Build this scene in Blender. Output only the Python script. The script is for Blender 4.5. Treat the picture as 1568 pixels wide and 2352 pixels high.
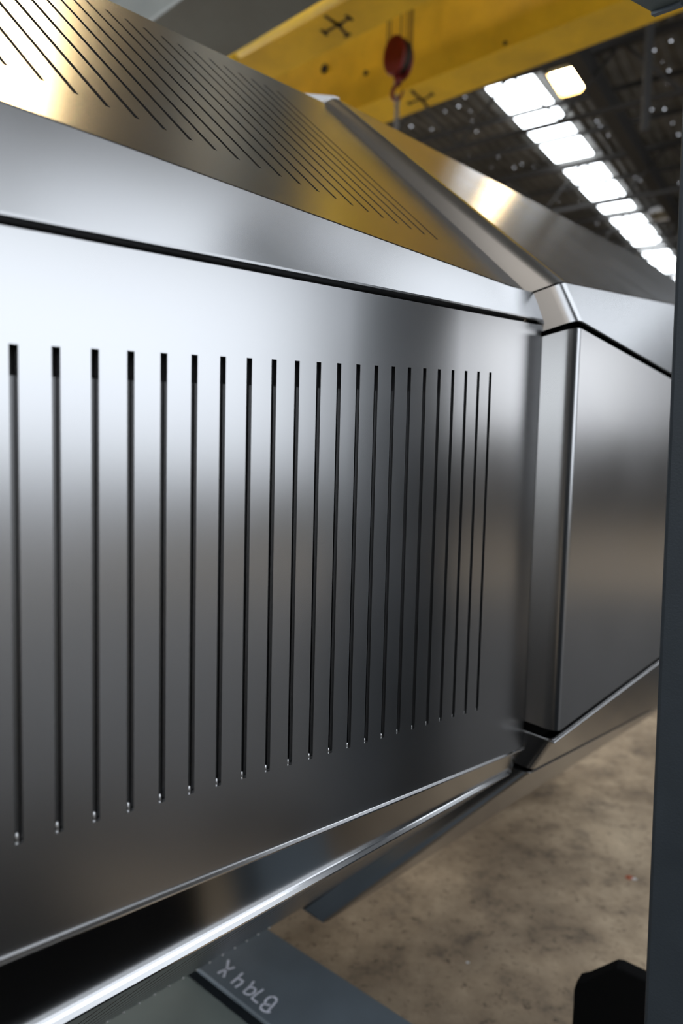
import bpy, bmesh, math, random
from mathutils import Vector, Matrix
random.seed(7)
for o in list(bpy.data.objects): bpy.data.objects.remove(o)
SC = bpy.context.scene
COL = SC.collection

# ------------------------------------------------------------------ camera
FOCAL, CAM_Z = 24.0, 1.6
cam_data = bpy.data.cameras.new('camera'); cam = bpy.data.objects.new('camera', cam_data); COL.objects.link(cam)
cam_data.sensor_fit = 'VERTICAL'; cam_data.sensor_height = 36.0; cam_data.sensor_width = 24.0
cam_data.lens = FOCAL; cam_data.clip_start = 0.02; cam_data.clip_end = 500
up = Vector((512, 21024, 1568)).normalized()
fh = (Vector((0, 0, -1)) - up * up.dot(Vector((0, 0, -1)))).normalized()
rt = fh.cross(up)
M = Matrix((rt, fh, up)).to_4x4(); M.translation = Vector((0, 0, CAM_Z))
cam.matrix_world = M
cam_data.dof.use_dof = True; cam_data.dof.focus_distance = 1.02; cam_data.dof.aperture_fstop = 2.2
cam_data.dof.aperture_blades = 8
SC.camera = cam

# ------------------------------------------------------------------ view, world, light levels
SC.view_settings.view_transform = 'Standard'; SC.view_settings.look = 'None'
SC.view_settings.gamma = 1.0; SC.view_settings.use_curve_mapping = False
SC.view_settings.exposure = 0.0
w = bpy.data.worlds.new('overcast_daylight'); SC.world = w; w.use_nodes = True
bg = w.node_tree.nodes['Background']; bg.inputs[0].default_value = (0.80, 0.90, 1.0, 1); bg.inputs[1].default_value = 1.0
SKYLIGHT, DOOR, DOOR2, LAMP, LEFT, CRANE_FILL, PALE_FILL = 7.5, 2.3, 2.4, 55.0, 3.5, 45.0, 2.15

# ------------------------------------------------------------------ materials
def nt(name):
    m = bpy.data.materials.new(name); m.use_nodes = True
    n = m.node_tree.nodes; b = n['Principled BSDF']
    return m, n, m.node_tree.links, b
def tc(n, l, scale, detail=4, vec='Object', mapscale=None, rough=0.55):
    t = n.new('ShaderNodeTexCoord'); out = t.outputs[vec]
    if mapscale:
        mp = n.new('ShaderNodeMapping'); mp.inputs['Scale'].default_value = mapscale; l.new(out, mp.inputs[0]); out = mp.outputs[0]
    x = n.new('ShaderNodeTexNoise'); x.inputs['Scale'].default_value = scale; x.inputs['Detail'].default_value = detail
    x.inputs['Roughness'].default_value = rough; l.new(out, x.inputs['Vector']); return x
def ramp(n, l, src, stops):
    r = n.new('ShaderNodeValToRGB'); e = r.color_ramp.elements
    while len(e) < len(stops): e.new(0.5)
    for i, (p, c) in enumerate(stops): e[i].position = p; e[i].color = (*c, 1)
    l.new(src, r.inputs[0]); return r
def mrange(n, l, src, lo, hi):
    r = n.new('ShaderNodeMapRange'); r.inputs['From Min'].default_value = 0.3; r.inputs['From Max'].default_value = 0.7
    r.inputs['To Min'].default_value = lo; r.inputs['To Max'].default_value = hi; l.new(src, r.inputs['Value']); return r
def bump(n, l, src, b, strength, dist):
    k = n.new('ShaderNodeBump'); k.inputs['Strength'].default_value = strength; k.inputs['Distance'].default_value = dist
    l.new(src, k.inputs['Height']); l.new(k.outputs[0], b.inputs['Normal']); return k
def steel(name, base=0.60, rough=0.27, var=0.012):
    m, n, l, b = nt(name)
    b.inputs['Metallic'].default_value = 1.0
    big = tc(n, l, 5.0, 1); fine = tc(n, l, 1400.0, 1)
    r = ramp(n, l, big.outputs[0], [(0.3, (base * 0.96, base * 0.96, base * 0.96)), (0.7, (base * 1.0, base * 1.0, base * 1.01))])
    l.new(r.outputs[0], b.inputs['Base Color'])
    q = mrange(n, l, big.outputs[0], rough - var, rough + var); l.new(q.outputs[0], b.inputs['Roughness'])
    bump(n, l, fine.outputs[0], b, 0.08, 0.00005)
    return m
def paint(name, col, rough=0.45, wear=0.15, bstr=0.1, scale=12, dark=0.75):
    m, n, l, b = nt(name)
    big = tc(n, l, scale, 5)
    c2 = tuple(c * dark for c in col)
    r = ramp(n, l, big.outputs[0], [(0.3, c2), (0.62, col)]); l.new(r.outputs[0], b.inputs['Base Color'])
    q = mrange(n, l, big.outputs[0], rough - 0.05, rough + 0.1); l.new(q.outputs[0], b.inputs['Roughness'])
    f = tc(n, l, 260, 3); bump(n, l, f.outputs[0], b, bstr, 0.001)
    return m
def emit(name, col, strength):
    m = bpy.data.materials.new(name); m.use_nodes = True; n = m.node_tree.nodes; l = m.node_tree.links
    n.remove(n['Principled BSDF']); e = n.new('ShaderNodeEmission'); e.inputs[0].default_value = (*col, 1); e.inputs[1].default_value = strength
    l.new(e.outputs[0], n['Material Output'].inputs[0]); return m
STEEL = steel('bead_blasted_stainless', 0.54, 0.25)
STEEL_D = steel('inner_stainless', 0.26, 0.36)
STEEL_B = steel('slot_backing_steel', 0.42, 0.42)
GLINT_M = steel('glint_bead_steel', 0.8, 0.3)
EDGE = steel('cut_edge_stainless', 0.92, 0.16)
STEEL_S = steel('smooth_stainless', 0.46, 0.17)
YEL = paint('crane_yellow_paint', (0.93, 0.62, 0.035), 0.42, scale=2.5, dark=0.74)
YEL_U = YEL
POST_M = paint('blue_grey_post_paint', (0.052, 0.067, 0.082), 0.5, bstr=0.35, scale=8, dark=0.85)
PLATES = paint('added_plate_paint', (0.05, 0.047, 0.044), 0.6)
GREY = paint('blue_grey_steel_paint', (0.125, 0.155, 0.18), 0.42, bstr=0.35, scale=8, dark=0.85)
GREYG = paint('green_grey_steel_paint', (0.16, 0.19, 0.18), 0.5, scale=9, dark=0.85)
GREYB = paint('grey_beam_paint', (0.13, 0.15, 0.15), 0.5, scale=3)
BLACK = paint('black_rubber', (0.003, 0.003, 0.003), 0.9)
BLACK.node_tree.nodes['Principled BSDF'].inputs['Specular IOR Level'].default_value = 0.12
RED = paint('red_hook_paint', (0.16, 0.006, 0.006), 0.4)
GALV = paint('galvanised_chain', (0.20, 0.21, 0.22), 0.4)
WHITE = paint('white_paint', (0.75, 0.76, 0.78), 0.5, dark=0.92)
CHALK_M = paint('white_chalk', (0.85, 0.88, 1.0), 0.9, dark=0.6, scale=120)
MARK_M = paint('black_marker', (0.025, 0.02, 0.015), 0.7)
TRUSS_M = paint('dark_roof_steel', (0.03, 0.029, 0.028), 0.7)
ROPE_M = paint('wire_rope', (0.10, 0.075, 0.03), 0.5)
WALL_M = paint('dark_wall_cladding', (0.075, 0.07, 0.065), 0.8, scale=1.5)
WARMRIM = paint('lamp_rim_paint', (0.85, 0.7, 0.4), 0.4)
SKY_M = emit('daylight_sheeting', (0.90, 0.95, 1.0), SKYLIGHT)
DOOR_M = emit('daylight_door_opening', (0.86, 0.92, 1.0), DOOR)
LEFT_M = emit('warm_daylight_window', (1.0, 0.93, 0.84), LEFT)
CRANE_FILL_M = emit('crane_fill_panel', (0.92, 0.95, 1.0), CRANE_FILL)
LOW_M = emit('dull_window_light', (.9, .95, 1.0), 1.9)
WARM_FILL_M = emit('warm_fill_sheet', (1.0, .92, .83), 1.0)
PALE_FILL_M = emit('pale_fill_sheet', (0.86, 0.92, 1.0), PALE_FILL)
DOOR2_M = emit('daylight_window', (0.92, 0.95, 1.0), DOOR2)
LAMP_M = emit('warm_lamp_lens', (1.0, 0.74, 0.40), LAMP)
def roof_mat():
    m, n, l, b = nt('weathered_roof_sheet')
    big = tc(n, l, 1.3, 6, rough=0.65)
    r = ramp(n, l, big.outputs[0], [(0.3, (0.045, 0.045, 0.04)), (0.7, (0.13, 0.127, 0.115))])
    l.new(r.outputs[0], b.inputs['Base Color']); b.inputs['Roughness'].default_value = 0.6
    return m
ROOF_M = roof_mat()
def floor_mat():
    m, n, l, b = nt('stained_concrete')
    a = tc(n, l, 1.1, 8, rough=0.62); c = tc(n, l, 6.0, 7, rough=0.7); d = tc(n, l, 30.0, 5, rough=0.75)
    ra = ramp(n, l, a.outputs[0], [(0.32, (0.16, 0.121, 0.083)), (0.50, (0.37, 0.285, 0.192)), (0.66, (0.64, 0.505, 0.345))])
    rc = ramp(n, l, c.outputs[0], [(0.32, (0.30, 0.30, 0.32)), (0.47, (0.80, 0.78, 0.76)), (0.62, (1.0, 1.0, 1.0))])
    rd = ramp(n, l, d.outputs[0], [(0.34, (0.22, 0.20, 0.19)), (0.44, (1, 1, 1))])
    def mul(x, y, f):
        k = n.new('ShaderNodeMix'); k.data_type = 'RGBA'; k.blend_type = 'MULTIPLY'; k.inputs[0].default_value = f
        l.new(x, k.inputs[6]); l.new(y, k.inputs[7]); return k.outputs[2]
    o = mul(mul(ra.outputs[0], rc.outputs[0], 0.9), rd.outputs[0], 0.85)
    l.new(o, b.inputs['Base Color']); b.inputs['Roughness'].default_value = 0.75
    bump(n, l, c.outputs[0], b, 0.3, 0.004)
    return m
FLOOR_M = floor_mat()

# ------------------------------------------------------------------ helpers
def link(name, me, parent=None):
    o = bpy.data.objects.new(name, me); COL.objects.link(o)
    if parent: o.parent = parent
    return o
def tag(o, label, cat, group=None):
    o['label'] = label; o['category'] = cat
    if group: o['group'] = group
    return o
def empty(name, loc, label, cat, group=None):
    o = bpy.data.objects.new(name, None); COL.objects.link(o); o.location = loc; o.empty_display_size = 0.1
    return tag(o, label, cat, group)
class MB:
    def __init__(s): s.v = []; s.f = []; s.sm = []
    def add(s, vs, fs, smooth=False):
        k = len(s.v); s.v += [Vector(x) for x in vs]
        for f in fs: s.f.append(tuple(i + k for i in f)); s.sm.append(smooth)
    def prism(s, poly, ext, poly2=None):
        """poly: list of 3d points, swept by vector ext (or to poly2)"""
        p = [Vector(x) for x in poly]; q = [Vector(x) for x in poly2] if poly2 else [x + Vector(ext) for x in p]
        n = len(p); s.add(p + q, [tuple(range(n))[::-1], tuple(range(n, 2 * n))] + [(i, (i + 1) % n, n + (i + 1) % n, n + i) for i in range(n)])
    def bar(s, a, b, w, h=None, upv=(0, 0, 1)):
        a, b = Vector(a), Vector(b); d = (b - a).normalized(); u_ = Vector(upv)
        if abs(d.dot(u_)) > 0.95: u_ = Vector((1, 0, 0))
        x = d.cross(u_).normalized(); y = x.cross(d).normalized(); h = h or w
        s.prism([a + x * sx * w / 2 + y * sy * h / 2 for sx, sy in ((-1, -1), (1, -1), (1, 1), (-1, 1))], b - a)
    def tube(s, pts, r, n=10, closed=False):
        P = [Vector(p) for p in pts]; m = len(P); vs = []
        prev = None
        for i in range(m):
            t = (P[(i + 1) % m] - P[i - 1]) if closed else (P[min(i + 1, m - 1)] - P[max(i - 1, 0)])
            t.normalize()
            if prev is None: x = t.orthogonal().normalized()
            else:
                x = prev - t * prev.dot(t); x.normalize()
            prev = x; y = t.cross(x)
            rr = r[i] if isinstance(r, (list, tuple)) else r
            vs += [P[i] + (x * math.cos(2 * math.pi * k / n) + y * math.sin(2 * math.pi * k / n)) * rr for k in range(n)]
        fs = []
        for i in range(m if closed else m - 1):
            j = (i + 1) % m
            fs += [(i * n + k, i * n + (k + 1) % n, j * n + (k + 1) % n, j * n + k) for k in range(n)]
        if not closed: fs += [tuple(range(n))[::-1], tuple((m - 1) * n + k for k in range(n))]
        s.add(vs, fs, True)
    def ribbon(s, pts, w, z):
        """painted or chalked stroke on a horizontal face"""
        P = [Vector((p[0], p[1], z)) for p in pts]; L = []; Rr = []
        for i, p in enumerate(P):
            t = (P[min(i + 1, len(P) - 1)] - P[max(i - 1, 0)]).normalized(); nn = Vector((-t.y, t.x, 0)) * w / 2
            L.append(p + nn); Rr.append(p - nn)
        n = len(P); s.add(L + Rr, [(i, i + 1, n + i + 1, n + i) for i in range(n - 1)])
    def build(s, name, mat, parent=None, solid=None, bevel=None, origin=None, recalc=True):
        og = Vector(parent.location) if parent and parent.parent is None else (Vector(parent['_o']) if parent else (Vector(origin) if origin else Vector((0, 0, 0))))
        me = bpy.data.meshes.new(name); me.from_pydata([x - og for x in s.v], [], s.f)
        for p, sm in zip(me.polygons, s.sm): p.use_smooth = sm
        if recalc:
            bm = bmesh.new(); bm.from_mesh(me); bmesh.ops.recalc_face_normals(bm, faces=bm.faces); bm.to_mesh(me); bm.free()
        me.materials.append(mat); o = link(name, me, parent)
        if origin and not parent: o.location = origin
        if solid is not None:
            d = o.modifiers.new('thickness', 'SOLIDIFY'); d.thickness = abs(solid); d.offset = -1 if solid > 0 else 1
        if bevel:
            d = o.modifiers.new('bevel', 'BEVEL'); d.width = bevel; d.segments = 2; d.limit_method = 'ANGLE'; d.angle_limit = math.radians(50)
        return o
def struct(name, mb, mat, **k):
    o = mb.build(name, mat, **k); o['kind'] = 'structure'; return o

# ------------------------------------------------------------------ building shell
BH = math.radians(33.22); SL = math.radians(4.0)
bx = Vector((math.sin(BH), math.cos(BH), 0)); cx = Vector((-math.cos(BH), math.sin(BH), 0))
def RP(b, c, dz=0.0):
    """point on the roof plane, b metres along the sheeting and c metres across"""
    return Vector((0, 0, 6.6 + b * math.sin(SL) + dz)) + bx * b * math.cos(SL) + cx * c
def GP(b, c, z): return bx * b + cx * c + Vector((0, 0, z))
B0, B1, C0, C1 = -9.0, 34.0, -10.0, 12.0
m = MB(); m.prism([GP(B0 - .3, C0 - .3, -.2), GP(B1 + .3, C0 - .3, -.2), GP(B1 + .3, C1 + .3, -.2), GP(B0 - .3, C1 + .3, -.2)], (0, 0, .2)); struct('floor', m, FLOOR_M)
# roof sheeting, ribbed along b
m = MB(); nc = 132; prof = []
for i in range(nc * 4 + 1):
    c = C0 - .3 + (C1 - C0 + .6) * i / (nc * 4); prof.append((c, 0.028 if i % 4 in (1, 2) else 0.0))
vs = [RP(B0 - .3, c, d) for c, d in prof] + [RP(B1 + .3, c, d) for c, d in prof]; n_ = len(prof)
m.add(vs, [(i, i + 1, n_ + i + 1, n_ + i) for i in range(n_ - 1)])
ceil_o = struct('ceiling', m, ROOF_M)
def wall(name, p, q, z0, z1a, z1b, thick):
    d = (Vector(q) - Vector(p)).normalized(); n = Vector((-d.y, d.x, 0)) * thick
    m = MB(); P = Vector(p); Q = Vector(q); m.prism([P + Vector((0, 0, z0)), Q + Vector((0, 0, z0)), Q + Vector((0, 0, z1b)), P + Vector((0, 0, z1a))], n)
    return struct(name, m, WALL_M)
zr = lambda b: 6.6 + b * math.tan(SL)
wall('wall_far', GP(B1, C0, 0), GP(B1, C1, 0), 0, zr(B1), zr(B1), -.15)
wall('wall_back', GP(B0, C0, 0), GP(B0, C1, 0), 0, zr(B0), zr(B0), .15)
wall('wall_left', GP(B0, C1, 0), GP(B1, C1, 0), 0, zr(B0), zr(B1), .15)
wall('wall_right', GP(B0, C0, 0), GP(B1, C0, 0), 0, zr(B0), zr(B1), -.15)
# daylight openings in the right-hand wall (behind and beside the photographer)
def wopen(name, b0, b1, z0, z1, mat):
    m = MB(); m.prism([GP(b0, C0 + .03, z0), GP(b1, C0 + .03, z0), GP(b1, C0 + .03, z1), GP(b0, C0 + .03, z1)], cx * -0.02)
    return struct(name, m, mat)
wn = [1]
def wname():
    s = 'window_%d' % wn[0]; wn[0] += 1; return s
wopen(wname(), -6.0, 8.0, 1.35, 5.6, DOOR_M)
wopen(wname(), 12.2, 19.0, 2.6, 5.6, DOOR2_M)
def wopen2(name, P, Q, z0, z1, n, mat):
    m = MB(); m.prism([P + Vector((0, 0, z0)), Q + Vector((0, 0, z0)), Q + Vector((0, 0, z1)), P + Vector((0, 0, z1))], n); return struct(name, m, mat)
wopen2(wname(), GP(-5, C1 - .03, 0), GP(12, C1 - .03, 0), 2.0, 5.2, cx * .02, LEFT_M)
wopen2(wname(), GP(-8.6, C1 - .03, 0), GP(-5.2, C1 - .03, 0), 1.2, 5.7, cx * .02, CRANE_FILL_M)  # added unseen glowing panel on the left wall to brighten the crane
wopen2(wname(), GP(B0 + .03, -3.5, 0), GP(B0 + .03, 4.5, 0), 1.9, 3.9, bx * -.02, LOW_M)
m = MB(); m.prism([(-.75, -.6, 0), (-4.5, -.6, 0), (-4.5, -7, 0), (1.6, -7, 0), (1.6, .05, 0), (1.2, .40, 0), (.45, 1.05, 0), (.0, 1.38, 0), (-.5, 1.02, 0), (-.75, 1.02, 0)], (0, 0, .006))
for k in range(3):  # unseen plates, added to darken what the side panels mirror
    g_ = MB(); g_.prism([(1.65 + .05 * k, -2.6, .07 * k), (6.6, -2.6 + .06 * k, .07 * k), (6.6 - .08 * k, 5.4, .07 * k), (2.95 + .05 * k, 5.2 - .04 * k, .07 * k), (1.62 + .05 * k, 2.6 - .04 * k, .07 * k)], (0, 0, .068))
    tag(g_.build('added_dark_plate', PLATES), ('lowest', 'middle', 'topmost')[k] + ' of three dark plates added out of view right of the post for the steel to mirror', 'plate', 'added dark plates')
tag(m.build('added_dark_mat', BLACK), 'black mat added on the floor below the picture for the steel bodies to mirror', 'mat')  # unseen mat, added so the lower steel faces reflect something dark
# translucent strips in the roof, split at the trusses
TRB = [-6.6, -2.5, 1.6, 5.7, 9.8, 13.9, 17.95, 22.2, 26.4, 30.6]
# added glowing sheets, unseen, for a pale reflection on the upper shoulder panel
for i in range(0, 6):
    m = MB(); a0, a1 = TRB[i] + .15, TRB[i + 1] - .15
    m.prism([RP(a0, -7.2, -.05), RP(a1, -7.2, -.05), RP(a1, -1.3, -.05), RP(a0, -1.3, -.05)], (0, 0, .02)); struct(wname(), m, PALE_FILL_M)
for a0, a1 in ((-8.4, -6.75), (-6.45, -2.65), (-2.35, -1.0)):  # added unseen warm panels for the beige reflection in the return facets
    m = MB(); m.prism([RP(a0, -1.1, -.05), RP(a1, -1.1, -.05), RP(a1, 1.35, -.05), RP(a0, 1.35, -.05)], (0, 0, .02)); struct(wname(), m, WARM_FILL_M)
for c0, c1 in ((3.5, 4.2), (9.2, 9.9)):
    for i in range(len(TRB) - 1):
        if TRB[i + 1] < 10 and 0 < c0 < 5: continue
        m = MB(); a0, a1 = TRB[i] + .12, TRB[i + 1] - .12
        m.prism([RP(a0, c0, -.05), RP(a1, c0, -.05), RP(a1, c1, -.05), RP(a0, c1, -.05)], (0, 0, .02))
        struct(wname(), m, SKY_M)
# small holes in the old sheeting that let daylight through
m = MB()
for i in range(240):
    b = random.uniform(8.5, 24); c = random.uniform(0.6, 3.2) if i % 4 else random.uniform(4.4, 7)
    r = random.uniform(.004, .015); p = RP(b, c, -.035)
    m.add([p + Vector((math.cos(t * math.pi / 3) * r, math.sin(t * math.pi / 3) * r, 0)) for t in range(6)], [tuple(range(6))])
PIN = emit('daylight_pinholes', (0.85, 0.9, 1.0), 4.5)
ho = m.build('sheeting_holes', PIN, ceil_o, recalc=False) if False else None
me = bpy.data.meshes.new('sheeting_holes'); me.from_pydata(m.v, [], m.f); me.materials.append(PIN); ho = link('sheeting_holes', me, ceil_o); ho['kind'] = 'stuff'
# trusses across the building and purlins
TL = ['roof truss over the red hook side, nearest of the row', 'dark lattice roof truss crossing the skylight strip beyond the lamp', 'dark lattice roof truss behind the one beyond the lamp']
for i, b in enumerate(TRB):
    if b < 9: continue
    o = empty('roof_truss', RP(b, 4, -1.0), 'dark steel lattice roof truss, %s' % (
        {9.8: 'partly hidden by the yellow crane girder', 13.9: 'crossing the skylight strip just beyond the lit square lamp',
         17.95: 'crossing the skylight strip next to the unlit far lamp', 22.2: 'fourth away along the skylight strip',
         26.4: 'farthest but one, beside the grey post', 30.6: 'farthest of the row, before the end wall'}[b]), 'truss', 'roof trusses across the skylight strip')
    m = MB(); m.bar(RP(b, C0 + .05, -.13), RP(b, C1 - .05, -.13), .09, .10); m.build('top_chord', TRUSS_M, o)
    m = MB(); m.bar(RP(b, C0 + .05, -.95), RP(b, C1 - .05, -.95), .06, .06); m.build('bottom_chord', TRUSS_M, o)
    m = MB(); c = C0 + .2; k = 0
    while c < C1 - 1:
        m.bar(RP(b, c, -.12), RP(b, c + .75, -.93), .035); m.bar(RP(b, c + .75, -.93), RP(b, c + 1.5, -.12), .035); c += 1.5
    m.build('lattice_web', TRUSS_M, o)
pb = 8.43; k = 0
while pb < 33:
    if min(abs(pb - t) for t in TRB) > .3:
        m = MB(); m.bar(RP(pb, C0 + .1, -.10), RP(pb, C1 - .1, -.10), .02, .08); o = m.build('purlin', TRUSS_M, origin=None)
        tag(o, 'thin dark steel purlin running across under the roof sheeting, %s from the crane' % ('nearest', 'second', 'third', 'fourth', 'fifth', 'sixth', 'seventh', 'eighth', 'ninth', 'tenth', 'eleventh', 'twelfth', 'thirteenth', 'fourteenth')[k], 'purlin', 'purlins under the roof sheeting'); k += 1
    pb += 1.367
m = MB(); m.bar(RP(4, 2.62, -.35), RP(33, 2.62, -.35), .17, .28)
tag(m.build('roof_beam', TRUSS_M), 'dark steel beam running away under the roof, right of the lit square lamp', 'beam')
m = MB(); p = RP(9.5, 1.75, -.1); m.bar(p, p - Vector((0, 0, 1.5)), .07)
m2 = MB(); p = Vector((3.1, 7.5, 6.9)); m2.bar(p, p - Vector((0, 0, 1.75)), .07)
tag(m2.build('hanging_conduit', TRUSS_M), 'thin dark vertical hanger below the roof at the upper right corner', 'hanger')
# high-bay lamps
def lamp(b, c, label, lit=True):
    p = RP(b, c, -.17); o = empty('high_bay_lamp', p, label, 'lamp', 'square high bay lamps under the roof')
    hw, hl = .19, .30
    def ring(s, dz): return [p + bx * sb * hl * s + cx * sc * hw * s + Vector((0, 0, dz)) for sb, sc in ((-1, -1), (1, -1), (1, 1), (-1, 1))]
    m = MB(); A, Bq, Cq = ring(1.0, 0), ring(1.16, -.10), ring(.5, .10)
    m.add(A + Bq, [(i, (i + 1) % 4, 4 + (i + 1) % 4, 4 + i) for i in range(4)]); m.add(A + Cq, [(i, (i + 1) % 4, 4 + (i + 1) % 4, 4 + i) for i in range(4)] + [(4, 5, 6, 7)])
    m.build('reflector_housing', WARMRIM if lit else WHITE, o, solid=.006)
    m = MB(); m.add(ring(1.05, -.05), [(0, 1, 2, 3)]); m.build('lens', LAMP_M if lit else GREYB, o, solid=.004)
    m = MB()
    for t in range(1, 5):
        s_ = -hl + 2 * hl * t / 5; m.bar(p + bx * s_ + cx * hw * 1.05 + Vector((0, 0, -.065)), p + bx * s_ - cx * hw * 1.05 + Vector((0, 0, -.065)), .006)
    m.build('wire_guard', WARMRIM, o)
    return o
lamp(10.18, 2.96, 'lit square warm-white high bay lamp beside the skylight strip, under the yellow crane girder')
lamp(18.1, 2.95, 'unlit far square high bay lamp with white rim, close to the grey post', lit=False)
lamp(2.45, 2.85, 'lit warm high bay lamp overhead, seen mirrored in the slotted top panel')

# ------------------------------------------------------------------ yellow overhead crane
cd = Vector((.76, -.65, 0)).normalized(); cn = Vector((.65, .76, 0)).normalized()
def KP(s, n, z): return cd * s + cn * n + Vector((0, 0, z))
crane = empty('overhead_crane', KP(0, 4.5, 4.8), 'yellow double-girder overhead crane spanning above the steel bodies', 'crane')
def girder(name, n0, n1, z0, z1, s0=-9, s1=-1.0):
    g = MB(); t = .012
    f = .02
    g.prism([KP(s0, n0, z0), KP(s0, n1, z0), KP(s0, n1, z0 + .02), KP(s0, n0, z0 + .02)], cd * (s1 - s0))
    g.prism([KP(s0, n0 + f, z0 + .02), KP(s0, n1 - f, z0 + .02), KP(s0, n1 - f, z1), KP(s0, n0 + f, z1)], cd * (s1 - s0))
    return g.build(name, YEL, crane)
ga = girder('near_girder', 3.765, 4.13, 4.8, 5.5); gb = girder('far_girder', 4.95, 5.32, 4.8, 5.75)
g = MB(); g.tube([KP(-4.37, 3.725, 4.81), KP(-1.0, 3.725, 4.81)], .042, 14)
g.build('edge_pipe', YEL, crane)
g = MB(); g.prism([KP(-1, 3.2, 4.75), KP(-.65, 3.2, 4.75), KP(-.65, 5.7, 4.75), KP(-1, 5.7, 4.75)], (0, 0, .4)); g.build('end_truck', YEL, crane)
g = MB(); g.tube([KP(-9, 3.725, 4.81), KP(-4.385, 3.725, 4.81)], .042, 14)
g.build('edge_pipe', YEL, crane)
CHALK = [[(-0.2955, 1.8766), (-0.2944, 1.853), (-0.2962, 1.8299), (-0.2983, 1.8092)], [(-0.3177, 1.8236), (-0.3053, 1.8334), (-0.2894, 1.8397), (-0.2736, 1.8479)], [(-0.2464, 1.8278), (-0.2601, 1.8068), (-0.2738, 1.788)], [(-0.2601, 1.8068), (-0.2512, 1.8033), (-0.2418, 1.7963), (-0.246, 1.7871), (-0.2605, 1.774)], [(-0.2113, 1.7973), (-0.2222, 1.7752), (-0.235, 1.7588), (-0.23, 1.7529), (-0.2228, 1.7496), (-0.2147, 1.7498), (-0.2072, 1.7553), (-0.2035, 1.7633), (-0.2051, 1.7704), (-0.2126, 1.7755), (-0.2207, 1.7744)], [(-0.1817, 1.7694), (-0.1963, 1.7548), (-0.2103, 1.737), (-0.192, 1.7206)], [(-0.1421, 1.7289), (-0.1535, 1.71), (-0.1636, 1.6932)], [(-0.1421, 1.7289), (-0.1436, 1.7374), (-0.1502, 1.7432), (-0.1598, 1.7438), (-0.1673, 1.7383), (-0.1717, 1.7297), (-0.1732, 1.7195), (-0.1662, 1.7163), (-0.158, 1.7149)], [(-0.1732, 1.7195), (-0.1806, 1.7142), (-0.1827, 1.7041), (-0.1717, 1.6946), (-0.1608, 1.6916), (-0.1545, 1.6935)]]
MARK_A = [[(-0.2098, 5.1734), (-0.1225, 5.2641), (-0.04, 5.3986)], [(-0.0254, 5.1912), (-0.1062, 5.2699), (-0.2236, 5.379)], [(-0.1628, 5.2339), (-0.0818, 5.2882)], [(-0.0577, 5.1616), (-0.0049, 5.2217)], [(-0.2389, 5.3333), (-0.195, 5.4047)], [(-0.065, 5.4199), (-0.0193, 5.371)]]
MARK_B = [[(0.5145, 6.1324), (0.5479, 6.1951), (0.6156, 6.2798), (0.692, 6.4206)], [(0.6949, 6.1957), (0.6459, 6.271), (0.5891, 6.2885), (0.5167, 6.3519)], [(0.5953, 6.2733), (0.6438, 6.2859)], [(0.6835, 6.1674), (0.7122, 6.2094)], [(0.502, 6.3224), (0.5308, 6.3742)]]
g = MB()
for st in MARK_A: g.ribbon(st, .028, 4.798)
ga['_o'] = list(crane.location); g.build('black_match_mark', MARK_M, ga, recalc=False)
g = MB()
for st in MARK_B: g.ribbon(st, .030, 4.798)
gb['_o'] = list(crane.location); g.build('black_match_mark', MARK_M, gb, recalc=False)
for x, y, z, r in ((-0.2624, 6.7441, 5.2918, .040), (.1231, 6.4145, 5.0826, .022), (1.1739, 5.5157, 4.84, .016)):
    g = MB(); p = Vector((x, y, z)) - cn * .008
    ang = [i * math.pi / 8 for i in range(16)]
    g.prism([p + cd * math.cos(t) * r + Vector((0, 0, math.sin(t) * r)) for t in ang], cn * .01)
    g.build('bolt_hole', MARK_M, gb)
# hook block, ropes and chain
hp = Vector((.365, 5.68, 4.80))
hook = empty('hook_block', hp, 'red crane hook block hanging on wire ropes between the yellow girders', 'hook block')
sd = cd
g = MB()
for sgn in (-1, 1):
    c = hp + cn * .035 * sgn
    pts = [c + sd * math.cos(t) * .105 + Vector((0, 0, math.sin(t) * .15)) for t in [i * math.pi / 12 for i in range(24)]]
    g.prism(pts, cn * .035 * sgn)
g.build('cheek_plates', RED, hook, bevel=.01)
g = MB(); g.prism([hp - cn * .034 + sd * math.cos(t) * .112 + Vector((0, 0, .02 + math.sin(t) * .125)) for t in [i * math.pi / 12 for i in range(24)]], cn * .068)
g.build('sheave', MARK_M, hook)
g = MB(); hb = hp + Vector((0, 0, -.17))
g.tube([hp + Vector((0, 0, -.13)), hb + Vector((0, 0, -.03))], .03, 12)
pts = []; rad = []
for i in range(19):
    t = math.radians(95 + 265 * i / 18); pts.append(hb + Vector((0, 0, -.085)) + sd * (math.cos(t) * .052) + Vector((0, 0, math.sin(t) * .058))); rad.append(.017 - .010 * (i / 18) ** 3)
g.tube(pts, rad, 10); g.build('hook', RED, hook)
g = MB()
for dx in (-.115, -.085, .02, .075, .105, .125):
    q = hp + sd * dx; g.tube([q + Vector((0, 0, .03)), q + Vector((0, 0, 1.25))], .0055, 6)
g.build('wire_ropes', ROPE_M, hook)
ch_top = hb + Vector((0, 0, -.135))
chain = empty('lifting_chain', ch_top, 'grey steel lifting chain hanging from the red hook', 'chain')
g = MB()
for i in range(34):
    c = ch_top + Vector((0, 0, -.042 * i)); ax = sd if i % 2 else cn
    pts = [c + ax * math.cos(t) * .018 + Vector((0, 0, math.sin(t) * .030)) for t in [k * math.pi / 6 for k in range(12)]]
    g.tube(pts, .0065, 6, closed=True)
g.build('chain_links', GALV, chain)
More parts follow.
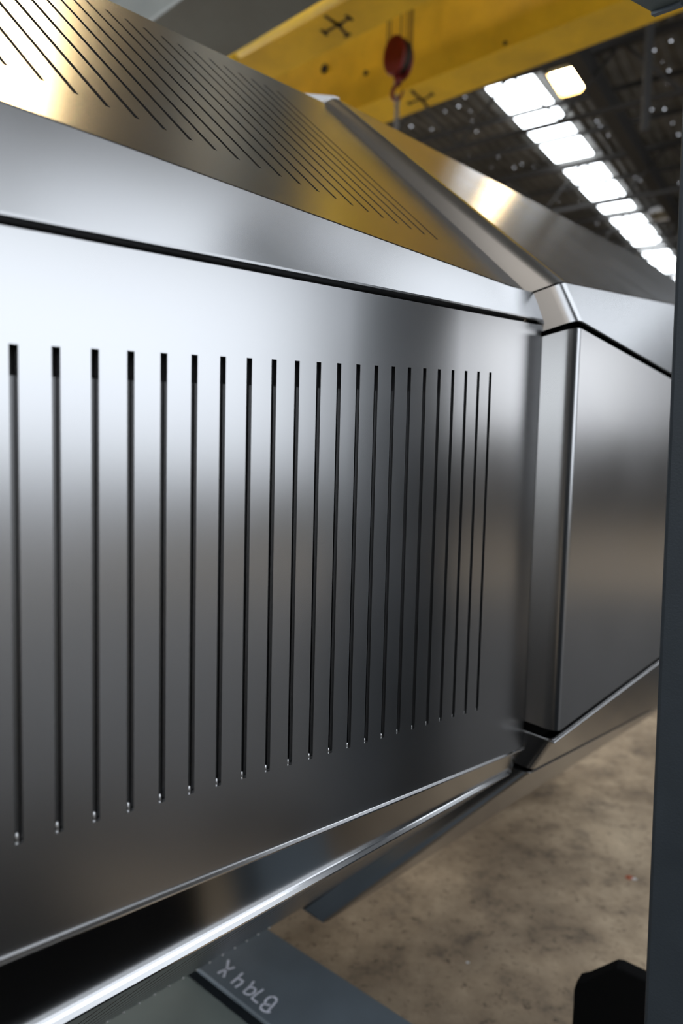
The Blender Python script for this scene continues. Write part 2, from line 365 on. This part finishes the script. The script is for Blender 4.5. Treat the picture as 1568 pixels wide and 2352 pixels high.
# grey overhead box beam
gbm = empty('overhead_box_beam', Vector((-.9, 4.5, 4.2)), 'dark grey box beam overhead in front of the yellow crane', 'beam')
d1 = Vector((.62, -.558, 0)).normalized(); pA = Vector((-.8192, 4.6289, 4.2)); pB = Vector((-1.1992, 4.2803, 4.2))
g = MB(); g.prism([pA - d1 * 8, pB - d1 * 8, pB - d1 * 8 + Vector((0, 0, .55)), pA - d1 * 8 + Vector((0, 0, .55))], d1 * 10)
g.build('box_section', GREYB, gbm, bevel=.01)
g = MB(); nn = Vector((d1.y, -d1.x, 0)) * -1
g.prism([pB - d1 * 8 + Vector((0, 0, -.012)), pA - d1 * 8 + Vector((0, 0, -.012)), pA - d1 * 8, pB - d1 * 8], d1 * 10)
g.build('bottom_flange', GREYB, gbm)

# ------------------------------------------------------------------ faceted stainless bodies
A0 = Vector((.404, 1.4255, 1.887)); av = Vector((.6815, .7319, 0)).normalized(); ov = Vector((.7319, -.6815, 0)).normalized()
def L(a, o, z): return A0 + av * a + ov * o + Vector((0, 0, z))
AL = -2.05      # near body's left end
def lin(a, p, q):
    """p, q = (a, o, z) samples of an edge line"""
    t = (a - p[0]) / (q[0] - p[0]); return L(a, p[1] + (q[1] - p[1]) * t, p[2] + (q[2] - p[2]) * t)
f1_top = lambda a: L(a, 0, .0727 * a)
f1_bot = lambda a: L(a, 0, -.8887 - .0966 * a)
f2_bot = lambda a: L(a, 0, .0727 * a + .0097)
f2_top = lambda a: lin(a, (-1.04, -.0593, .0600), (0, -.0350, .0700))
f3_bot = lambda a: lin(a, (-1.04, -.0610, .0625), (0, -.0438, .0765))
f3_top = lambda a: lin(a, (-.6424, -.5843, .5677), (0, -.6569, .655))
n4v, n5v = (.8988, -.4384), (.72, -.694)
wl = lambda a: max(.002, .0042 - .0026 * a)     # width of the lower shoulder's turned-up edge
wu = lambda a: .0062 - .0046 * a                 # width of the underside's turned-up edge
f4_top = lambda a: L(a, n4v[0] * wl(a), -.8887 - .0966 * a + n4v[1] * wl(a))
f4_bot = lambda a: lin(a, (-.984, -.0760, -.9479), (0, -.0298, -.9500))
f5_top = lambda a: f4_bot(a) + ov * n5v[0] * wu(a) + Vector((0, 0, n5v[1] * wu(a)))
f5_bot = lambda a: lin(a, (-.6106, -.65, -1.5354), (-.1077, -.65, -1.5563))
near = empty('slotted_steel_body', L(-.8, -.6, -1.55), 'near faceted stainless steel body with rows of long parallel slots, filling the left', 'steel body')
far = empty('folded_steel_body', L(.9, -.6, -1.605), 'plain faceted stainless steel body with folded edges, right of the seam', 'steel body')

def split(o):
    d = o.modifiers.new('crease', 'EDGE_SPLIT'); d.split_angle = math.radians(28); return o
def slotted(name, bot, top, cols, slots, parent, thick=.006, fold=None, a_l=None):
    """cols: list of dict(al, au, slot) ; slots carry t0/t1 on both side columns"""
    V = []; F = []
    for c in cols:
        p, q = bot(c['al']), top(c['au'])
        for t in (0, c['t0'], c['t1'], 1): V.append(p.lerp(q, t))
    n = len(cols)
    for i in range(n - 1):
        for k in range(3):
            if cols[i]['s'] and k == 1: continue
            F.append((i * 4 + k, (i + 1) * 4 + k, (i + 1) * 4 + k + 1, i * 4 + k + 1))
    g = MB(); g.add(V, F)
    if fold:    # rounded return along the right-hand edge
        p, q = bot(cols[-1]['al']), top(cols[-1]['au']); nrm = (q - p).cross(av).normalized()
        if nrm.dot(ov) < 0: nrm = -nrm
        base = (n - 1) * 4; last = [base + k for k in range(4)]
        Rr = fold; vs = []; m_ = 6
        tl = [0, cols[-1]['t0'], cols[-1]['t1'], 1]
        for j in range(1, m_ + 1):
            th = math.radians(80) * j / m_
            for t in tl: vs.append(p.lerp(q, t) + av * Rr * math.sin(th) - nrm * Rr * (1 - math.cos(th)))
        for t in tl: vs.append(p.lerp(q, t) + av * (Rr * math.sin(math.radians(80)) + .003) - nrm * (Rr * .83 + .02))
        k0 = len(g.v); g.v += vs
        rows = [last] + [[k0 + j * 4 + k for k in range(4)] for j in range(m_ + 1)]
        for j in range(len(rows) - 1):
            for k in range(3): g.f.append((rows[j][k], rows[j + 1][k], rows[j + 1][k + 1], rows[j][k + 1])); g.sm.append(True)
    # orient outward
    p, q = bot(-.5), top(-.5); nrm = (q - p).cross(av).normalized()
    if nrm.dot(ov) < 0: nrm = -nrm
    v = [g.v[i] for i in g.f[0]]; fn = (v[1] - v[0]).cross(v[2] - v[1])
    if fn.dot(nrm) < 0: g.f = [tuple(reversed(f)) for f in g.f]
    return split(g.build(name, STEEL, parent, solid=thick, recalc=False))
def make_cols(slot_list, aL, aR, w):
    """slot_list sorted by a: (a_low, a_up, t0, t1)"""
    cols = [dict(al=aL, au=aL, t0=slot_list[0][2], t1=slot_list[0][3], s=False)]
    for al, au, t0, t1 in slot_list:
        cols.append(dict(al=al - w / 2, au=au - w / 2, t0=t0, t1=t1, s=True)); cols.append(dict(al=al + w / 2, au=au + w / 2, t0=t0, t1=t1, s=False))
    cols.append(dict(al=aR, au=aR, t0=slot_list[-1][2], t1=slot_list[-1][3], s=False)); return cols
# side panel: 22 slots in the picture, a few more beyond its left edge
sl = []
for i in range(-14, 22):
    a = -1.0533 + .04076 * i; zt = -.1842 + (.0680) * (i / 21); zb = -.6763 - .0823 * (i / 21)
    b_, t_ = f1_bot(a).z - A0.z, f1_top(a).z - A0.z
    sl.append((a, a, (zb - b_) / (t_ - b_), (zt - b_) / (t_ - b_)))
slotted('side_panel', f1_bot, f1_top, make_cols(sl, AL, -.007, .0088), sl, near, fold=.007)
# top slope panel
sl = []
for k in range(32, -1, -1):
    al, au = -.2002 - .0397 * k, -.2575 - .0391 * k
    ol = -.1231 - .0233 * (-.2 - al) ; ou = -.5516 + .0029 * k
    p0, p1 = f3_bot(al), f3_top(au); o0, o1 = (p0 - A0).dot(ov), (p1 - A0).dot(ov)
    sl.append((al, au, (ol - o0) / (o1 - o0), (ou - o0) / (o1 - o0)))
slotted('top_slope_panel', f3_bot, f3_top, make_cols(sl, AL, 0, .0068), sl, near)
# underside slope panel
sl = []
for k in range(36, -1, -1):
    a = -.1548 - .0388 * k
    sl.append((a, a, .022, .86))
cols = make_cols(sl, AL, 0, .0068)
slotted('underside_slope_panel', f5_bot, f5_top, cols, sl, near)
def sheet(name, bot, top, a0, a1, parent, thick, mat=STEEL, tail=None, n=28):
    """ruled sheet between two edge lines, thickness inward"""
    g = MB(); V = []
    for i in range(n + 1):
        a = a0 + (a1 - a0) * i / n; V += [bot(a), top(a)]
    if tail: V[-1] = tail
    g.add(V, [(2 * i, 2 * i + 2, 2 * i + 3, 2 * i + 1) for i in range(n)], True)
    fn = (g.v[2] - g.v[0]).cross(g.v[1] - g.v[0])
    if fn.dot(ov) < 0: g.f = [tuple(reversed(f)) for f in g.f]
    return split(g.build(name, mat, parent, solid=thick, recalc=False))
sheet('upper_shoulder_panel', f2_bot, f2_top, AL, 0, near, .004, tail=L(.010, -.0290, .0725))
# bottom return flange of the upper shoulder
g = MB(); g.prism([f2_bot(AL), f2_bot(0), f2_bot(0) - ov * .03, f2_bot(AL) - ov * .03], (0, 0, .003)); g.build('upper_shoulder_return', STEEL, near)
sheet('lower_shoulder_panel', f4_bot, f4_top, AL, 0, near, .004, mat=STEEL_S)
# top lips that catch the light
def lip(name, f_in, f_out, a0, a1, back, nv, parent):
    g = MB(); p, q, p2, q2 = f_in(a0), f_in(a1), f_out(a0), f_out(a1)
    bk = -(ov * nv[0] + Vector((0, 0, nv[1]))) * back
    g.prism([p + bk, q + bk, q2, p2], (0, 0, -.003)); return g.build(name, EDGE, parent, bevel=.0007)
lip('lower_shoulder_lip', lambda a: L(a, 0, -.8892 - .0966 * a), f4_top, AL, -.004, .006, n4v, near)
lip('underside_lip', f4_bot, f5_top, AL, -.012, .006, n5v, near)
# backing plates just behind the slotted sheets, stopping short of the slot tops
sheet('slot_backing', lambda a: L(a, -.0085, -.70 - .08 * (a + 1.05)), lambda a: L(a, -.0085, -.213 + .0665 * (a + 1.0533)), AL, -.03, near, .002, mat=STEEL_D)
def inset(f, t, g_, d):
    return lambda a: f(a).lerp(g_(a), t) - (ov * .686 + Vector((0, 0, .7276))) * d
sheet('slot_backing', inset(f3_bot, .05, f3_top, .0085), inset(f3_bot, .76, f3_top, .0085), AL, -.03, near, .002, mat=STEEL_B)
# added beads that imitate the bright glints at the lower slot ends
def glint_bead(c, rx, rz):
    g = MB(); V = [c + Vector((0, 0, rz))]; n = 8
    for j in (1, 2, 3):
        t = math.pi * j / 4
        for k in range(n):
            p_ = 2 * math.pi * k / n; V.append(c + av * math.cos(p_) * rx * math.sin(t) + ov * math.sin(p_) * rx * .7 * math.sin(t) + Vector((0, 0, rz * math.cos(t))))
    V.append(c - Vector((0, 0, rz))); F = [(0, 1 + k, 1 + (k + 1) % n) for k in range(n)] + [(25, 17 + (k + 1) % n, 17 + k) for k in range(n)]
    for j in range(2): F += [(1 + j * n + k, 1 + (j + 1) * n + k, 1 + (j + 1) * n + (k + 1) % n, 1 + j * n + (k + 1) % n) for k in range(n)]
    g.add(V, F, True); g.build('slot_glint_bead', GLINT_M, near)
for i in range(22):
    a = -1.0533 + .04076 * i; zb = -.6763 - .0823 * (i / 21); q = 1 - .55 * i / 21
    glint_bead(L(a - .0012, -.0024, zb + .0050 * q), .0024 * q ** .5, .0072 * q)
for k in range(14):
    a = -.1548 - .0388 * k; glint_bead(f5_bot(a).lerp(f5_top(a), .022) + ov * .001, .0028, .003)
# closing faces and inner liner
g = MB(); g.prism([f3_top(AL), f3_top(-.01), L(-.01, -1.3, .66), L(AL, -1.3, .40)], (0, 0, -.004)); g.build('crown_panel', STEEL, near)
g = MB(); g.prism([f5_bot(AL), f5_bot(-.01), L(-.01, -1.3, -1.56), L(AL, -1.3, -1.47)], (0, 0, .004)); g.build('keel_panel', STEEL, near)
g = MB(); g.prism([L(AL, -1.3, .40), L(-.01, -1.3, .66), L(-.01, -1.3, -1.56), L(AL, -1.3, -1.47)], ov * .004); g.build('rear_panel', STEEL, near)
def sh(f, do, dz=0.0): return lambda a: f(a) + ov * do + Vector((0, 0, dz))
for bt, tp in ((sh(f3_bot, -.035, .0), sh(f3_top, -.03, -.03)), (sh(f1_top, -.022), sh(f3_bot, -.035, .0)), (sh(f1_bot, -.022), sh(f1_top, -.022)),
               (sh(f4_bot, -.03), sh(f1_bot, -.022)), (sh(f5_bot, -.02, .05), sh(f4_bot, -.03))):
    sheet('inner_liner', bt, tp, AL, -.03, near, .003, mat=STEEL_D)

# ---- far body: each panel folds round a soft bend into a return facet that dives behind the near body
def bent(name, Pt, Pb, Nt, Nb, Dt, Db, parent, r=.026, thick=.004, seg=9):
    """P corner line (top,bottom), N inner edge of the return, D far edge of the main face"""
    rows = []
    for P, N, D in ((Pt, Nt, Dt), (Pb, Nb, Db)):
        u1 = (N - P).normalized(); u2 = (D - P).normalized(); rn = min(r * 1.35, (N - P).length * .6); s0 = P + u1 * rn; s1 = P + u2 * r
        row = [N, P + u1 * (rn + .002)]
        for k in range(seg + 1):
            t = k / seg; row.append(s0 * (1 - t) ** 2 + P * 2 * t * (1 - t) + s1 * t * t)
        row += [P + u2 * (r + .002), D]; rows.append(row)
    n = len(rows[0]); g = MB(); g.add(rows[0] + rows[1], [(i, i + 1, n + i + 1, n + i) for i in range(n - 1)], True)
    v = [g.v[i] for i in g.f[-1]]; fn = (v[1] - v[0]).cross(v[2] - v[1])
    if fn.dot(ov) < 0: g.f = [tuple(reversed(f)) for f in g.f]
    return split(g.build(name, STEEL, parent, solid=thick, recalc=False))
AE = 2.1; aP = .026
def far_line(E, D):  # carries an edge on to the far end of the body
    t = (AE - E[0]) / (D[0] - E[0]); return L(AE, E[1] + (D[1] - E[1]) * t, E[2] + (D[2] - E[2]) * t)
def inner(E, S, a=.002):
    t = (E[0] - a) / (E[0] - S[0]); return L(a, E[1] + (S[1] - E[1]) * t, E[2] + (S[2] - E[2]) * t)
sec = {  # corner of the bend, point at the seam, sample of the far edge
 '1t': ((.026, .0617, -.0047), (.004, -.0009, -.0213), (.6026, .0617, -.0493)),
 '1b': ((.026, .0602, -.8482), (.004, .0003, -.8343), (.6317, .0617, -.8070)),
 '2b': ((.026, .0640, .0095), (.004, -.0006, -.0099), (.6026, .0640, -.0350)),
 '2t': ((.026, .0256, .0878), (.004, -.0336, .0686), (1.0524, -.0956, .2460)),
 '3b': ((.026, .0245, .0914), (.004, -.0358, .0725), (1.0524, -.0967, .2496)),
 '3t': ((.026, -.6427, .6736), (.004, -.6640, .6522), (2.3999, -.5255, .6927)),
 '4t': ((.026, .0520, -.8685), (.004, .0013, -.8551), (.6317, .0535, -.8273)),
 '4b': ((.026, .0075, -.9470), (.004, -.0198, -.9334), (1.2822, -.1406, -1.1617)),
 '5t': ((.026, .0029, -.9574), (.004, -.0276, -.9458), (1.2822, -.1452, -1.1721)),
 '5b': ((.026, -.6034, -1.6050), (.004, -.6564, -1.5785), (2.40, -.56, -1.62))}
for nm, tk, bk, r_ in (('side_panel', '1t', '1b', .021), ('upper_shoulder_panel', '2t', '2b', .019), ('top_slope_panel', '3t', '3b', .019),
                       ('lower_shoulder_panel', '4t', '4b', .017), ('underside_slope_panel', '5t', '5b', .017)):
    (Et, St, Dt), (Eb, Sb, Db) = sec[tk], sec[bk]
    bent(nm, L(*Et), L(*Eb), inner(Et, St), inner(Eb, Sb), far_line(Et, Dt), far_line(Eb, Db), far, r=r_)
P5b, P3t = L(*sec['5b'][0]), L(*sec['3t'][0])
zt, zb = .674, -1.605
D5b, D3t = far_line(sec['5b'][0], sec['5b'][2]), far_line(sec['3t'][0], sec['3t'][2])
g = MB(); g.prism([inner(*sec['3t'][:2]) - ov * .01, P3t - ov * .012, P3t - ov * .6, inner(*sec['3t'][:2]) - ov * .66], (0, 0, -.004)); g.build('crown_return', STEEL, far)
g = MB(); g.prism([P3t - ov * .012, D3t - ov * .012, L(AE, -1.3, zt), L(aP, -1.3, zt)], (0, 0, -.004)); g.build('crown_panel', STEEL, far)
k0 = inner(*sec['5b'][:2]) - ov * .035 + Vector((0, 0, .040))
g = MB(); g.prism([k0, P5b - ov * .004, P5b - ov * .6, k0 - ov * .6], (0, 0, .004)); g.build('keel_return', STEEL, far)
g = MB(); g.prism([P5b - ov * .004, D5b - ov * .004, L(AE, -1.3, zb), L(aP, -1.3, zb)], (0, 0, .004)); g.build('keel_panel', STEEL, far)
g = MB(); g.prism([L(aP, -1.3, zt), L(AE, -1.3, zt), L(AE, -1.3, zb), L(aP, -1.3, zb)], ov * .004); g.build('rear_panel', STEEL, far)
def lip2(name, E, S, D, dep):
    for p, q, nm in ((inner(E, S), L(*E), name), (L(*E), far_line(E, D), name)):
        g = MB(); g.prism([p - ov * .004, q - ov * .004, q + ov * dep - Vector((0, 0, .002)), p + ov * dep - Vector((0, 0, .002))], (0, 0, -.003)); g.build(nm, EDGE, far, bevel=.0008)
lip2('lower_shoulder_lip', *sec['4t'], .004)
# inner liner of the far body, seen black through the gaps
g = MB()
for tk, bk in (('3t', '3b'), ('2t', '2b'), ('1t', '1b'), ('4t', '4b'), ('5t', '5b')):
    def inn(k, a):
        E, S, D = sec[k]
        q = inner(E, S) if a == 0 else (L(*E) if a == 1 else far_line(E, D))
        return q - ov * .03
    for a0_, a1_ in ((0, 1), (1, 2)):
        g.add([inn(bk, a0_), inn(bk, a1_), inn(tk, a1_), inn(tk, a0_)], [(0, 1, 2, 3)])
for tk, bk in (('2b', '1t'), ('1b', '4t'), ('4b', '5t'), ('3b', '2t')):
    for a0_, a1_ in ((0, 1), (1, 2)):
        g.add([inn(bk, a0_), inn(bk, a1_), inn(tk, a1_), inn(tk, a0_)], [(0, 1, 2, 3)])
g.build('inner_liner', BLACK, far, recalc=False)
# white lifting lug standing on the crown of the far body
g = MB(); g.prism([Vector((-.150, 2.2, 2.7310)), Vector((-.055, 2.2, 2.7252)), Vector((-.055, 2.2, 2.56)), Vector((-.150, 2.2, 2.56))], (.016, .010, 0)); g.build('lifting_lug', WHITE, far)

# ------------------------------------------------------------------ grey post, its head plate and the black block
post = empty('painted_post', Vector((.60, 1.2, 0)), 'blue-grey painted steel post standing close to the camera at the right edge', 'post')
pt = lambda z: .5725 - .0175 * z
def psec(z):
    p = Vector((pt(z), 1.15, z)); return [p, p - cx * .26, p - cx * .26 + bx * .2, p + bx * .2]
g = MB(); g.prism(psec(0), None, psec(2.9))
g.build('shaft', POST_M, post, bevel=.006)
hpz = 2.4
c0, c1, c2 = Vector((.5303, 1.2664, hpz)), Vector((.4733, 1.2331, hpz)), Vector((.5664, 1.2387, hpz))
u1 = (c1 - c0).normalized(); u2 = (c2 - c0).normalized()
g = MB(); g.prism([c0, c0 + u1 * .30, c0 + u1 * .30 + u2 * .048, c0 + u2 * .048], (0, 0, .008)); bk = g.build('bracket_plate', GREYG, post); bk['_o'] = list(post.location)
g = MB(); g.prism([c0, c0 + u2 * .048, c0 + u2 * .048 + u1 * .010, c0 + u1 * .010], (0, 0, -.006)); g.build('folded_lip', GREY, bk)
g = MB(); y0 = 1.55
prof = [(.585, 0), (.585, .345), (.596, .366), (.618, .372), (.684, .405), (.700, .402), (.785, .362), (.80, .34), (.80, 0)]
g.prism([(x, y0, z) for x, z in prof], (.02, .035, 0))
tag(g.build('stop_block', BLACK, bevel=.005), 'black steel block with a gabled top on the floor behind the grey post', 'block')

# ------------------------------------------------------------------ steel beam on the floor and the lower plate
beam = empty('floor_beam', Vector((-.2, 1.8, 0)), 'blue-grey steel beam lying on the floor, chalked B794X on its top face', 'beam')
bd = Vector((.403, -.336, 0)).normalized()
q1, q2 = Vector((-.1845, 2.0019, .15)), Vector((-.3655, 1.832, .15))
def sweep(poly0, s0, s1):
    g = MB(); g.prism([p + bd * s0 for p in poly0], bd * (s1 - s0)); return g
wv = (q1 - q2); wv -= bd * wv.dot(bd); W = wv.length; wd = wv.normalized()
e0 = q2
g = sweep([e0, e0 + wv, e0 + wv - Vector((0, 0, .014)), e0 - Vector((0, 0, .014))], -2.2, 1.6); g.build('top_flange', GREY, beam, bevel=.003)
g = sweep([e0 + wd * (W / 2 - .005) - Vector((0, 0, .014)), e0 + wd * (W / 2 + .005) - Vector((0, 0, .014)), e0 + wd * (W / 2 + .005) - Vector((0, 0, .136)), e0 + wd * (W / 2 - .005) - Vector((0, 0, .136))], -2.2, 1.6); g.build('web', GREY, beam)
g = sweep([e0 - Vector((0, 0, .136)), e0 + wv - Vector((0, 0, .136)), e0 + wv - Vector((0, 0, .15)), e0 - Vector((0, 0, .15))], -2.2, 1.6); g.build('bottom_flange', GREY, beam)
tf = [o for o in beam.children if o.name.startswith('top_flange')][0]; tf['_o'] = list(beam.location)
g = MB()
for st in CHALK: g.ribbon(st, .0066, .1508)
co = g.build('chalk_writing', CHALK_M, tf, recalc=False); co['label'] = 'white chalk letters B794X'
g = MB(); e1 = e0 - wd * .014; z = .112
pl_ = [e1 - wd * 1.0, e1]
g.prism([Vector((p.x, p.y, z)) + bd * s for p, s in ((e1, -2.0), (e1, .40), (e1 - wd * .55, .40), (e1 - wd * .55, -2.0))], (0, 0, .012))
bp = g.build('base_plate', GREYG, bevel=.003)
tag(bp, 'green-grey painted steel plate low beside the chalked beam, under the near body', 'plate')
g = MB(); g.prism([Vector((p.x, p.y, 0)) + bd * s for p, s in ((e1 - wd * .03, -1.9), (e1 - wd * .03, .3), (e1 - wd * .50, .3), (e1 - wd * .50, -1.9))], (0, 0, .112)); g.v and g.build('packer', GREY, None)
bpk = bpy.data.objects['packer']; bpk.parent = bp
# hidden stands carrying the two bodies
for (a, o, zt, lb) in ((-1.75, -.95, -1.52, 'plain grey steel stand carrying the near body from below, in its shadow'), (1.4, -1.10, -1.605, 'plain grey steel stand carrying the far body from below, in its shadow')):
    p = L(a, o, zt); g = MB(); w_ = .12
    t_ = p.z - .005
    g.prism([(p.x - w_, p.y - w_, 0), (p.x + w_, p.y - w_, 0), (p.x + w_, p.y + w_, 0), (p.x - w_, p.y + w_, 0)], (0, 0, t_))
    tag(g.build('support_stand', GREY), lb, 'stand')
# litter on the floor
def crumb(x, y, r, mat, label):
    g = MB(); vs = []
    for i in range(7):
        t = i * 2 * math.pi / 7; q = r * random.uniform(.6, 1.2); vs.append((x + math.cos(t) * q, y + math.sin(t) * q * .6, .001))
    top = [(v[0] * .6 + x * .4, v[1] * .6 + y * .4, r * random.uniform(.3, .6)) for v in vs]
    g.prism(vs, None, top); tag(g.build('floor_scrap', mat), label, 'scrap', 'scraps on the concrete floor')
crumb(1.1609, 2.56, .020, paint('rusty_scrap', (.42, .12, .06), .6), 'small rust-red scrap on the concrete floor left of the grey post')
crumb(1.176, 2.553, .010, WHITE, 'tiny pale fleck touching the rust-red scrap on the floor')
crumb(.4403, 2.0848, .006, WHITE, 'tiny white scrap on the floor right of the chalked beam')
crumb(.9829, 2.078, .010, paint('brass_scrap', (.55, .42, .2), .5), 'small brassy scrap on the floor above the black block')
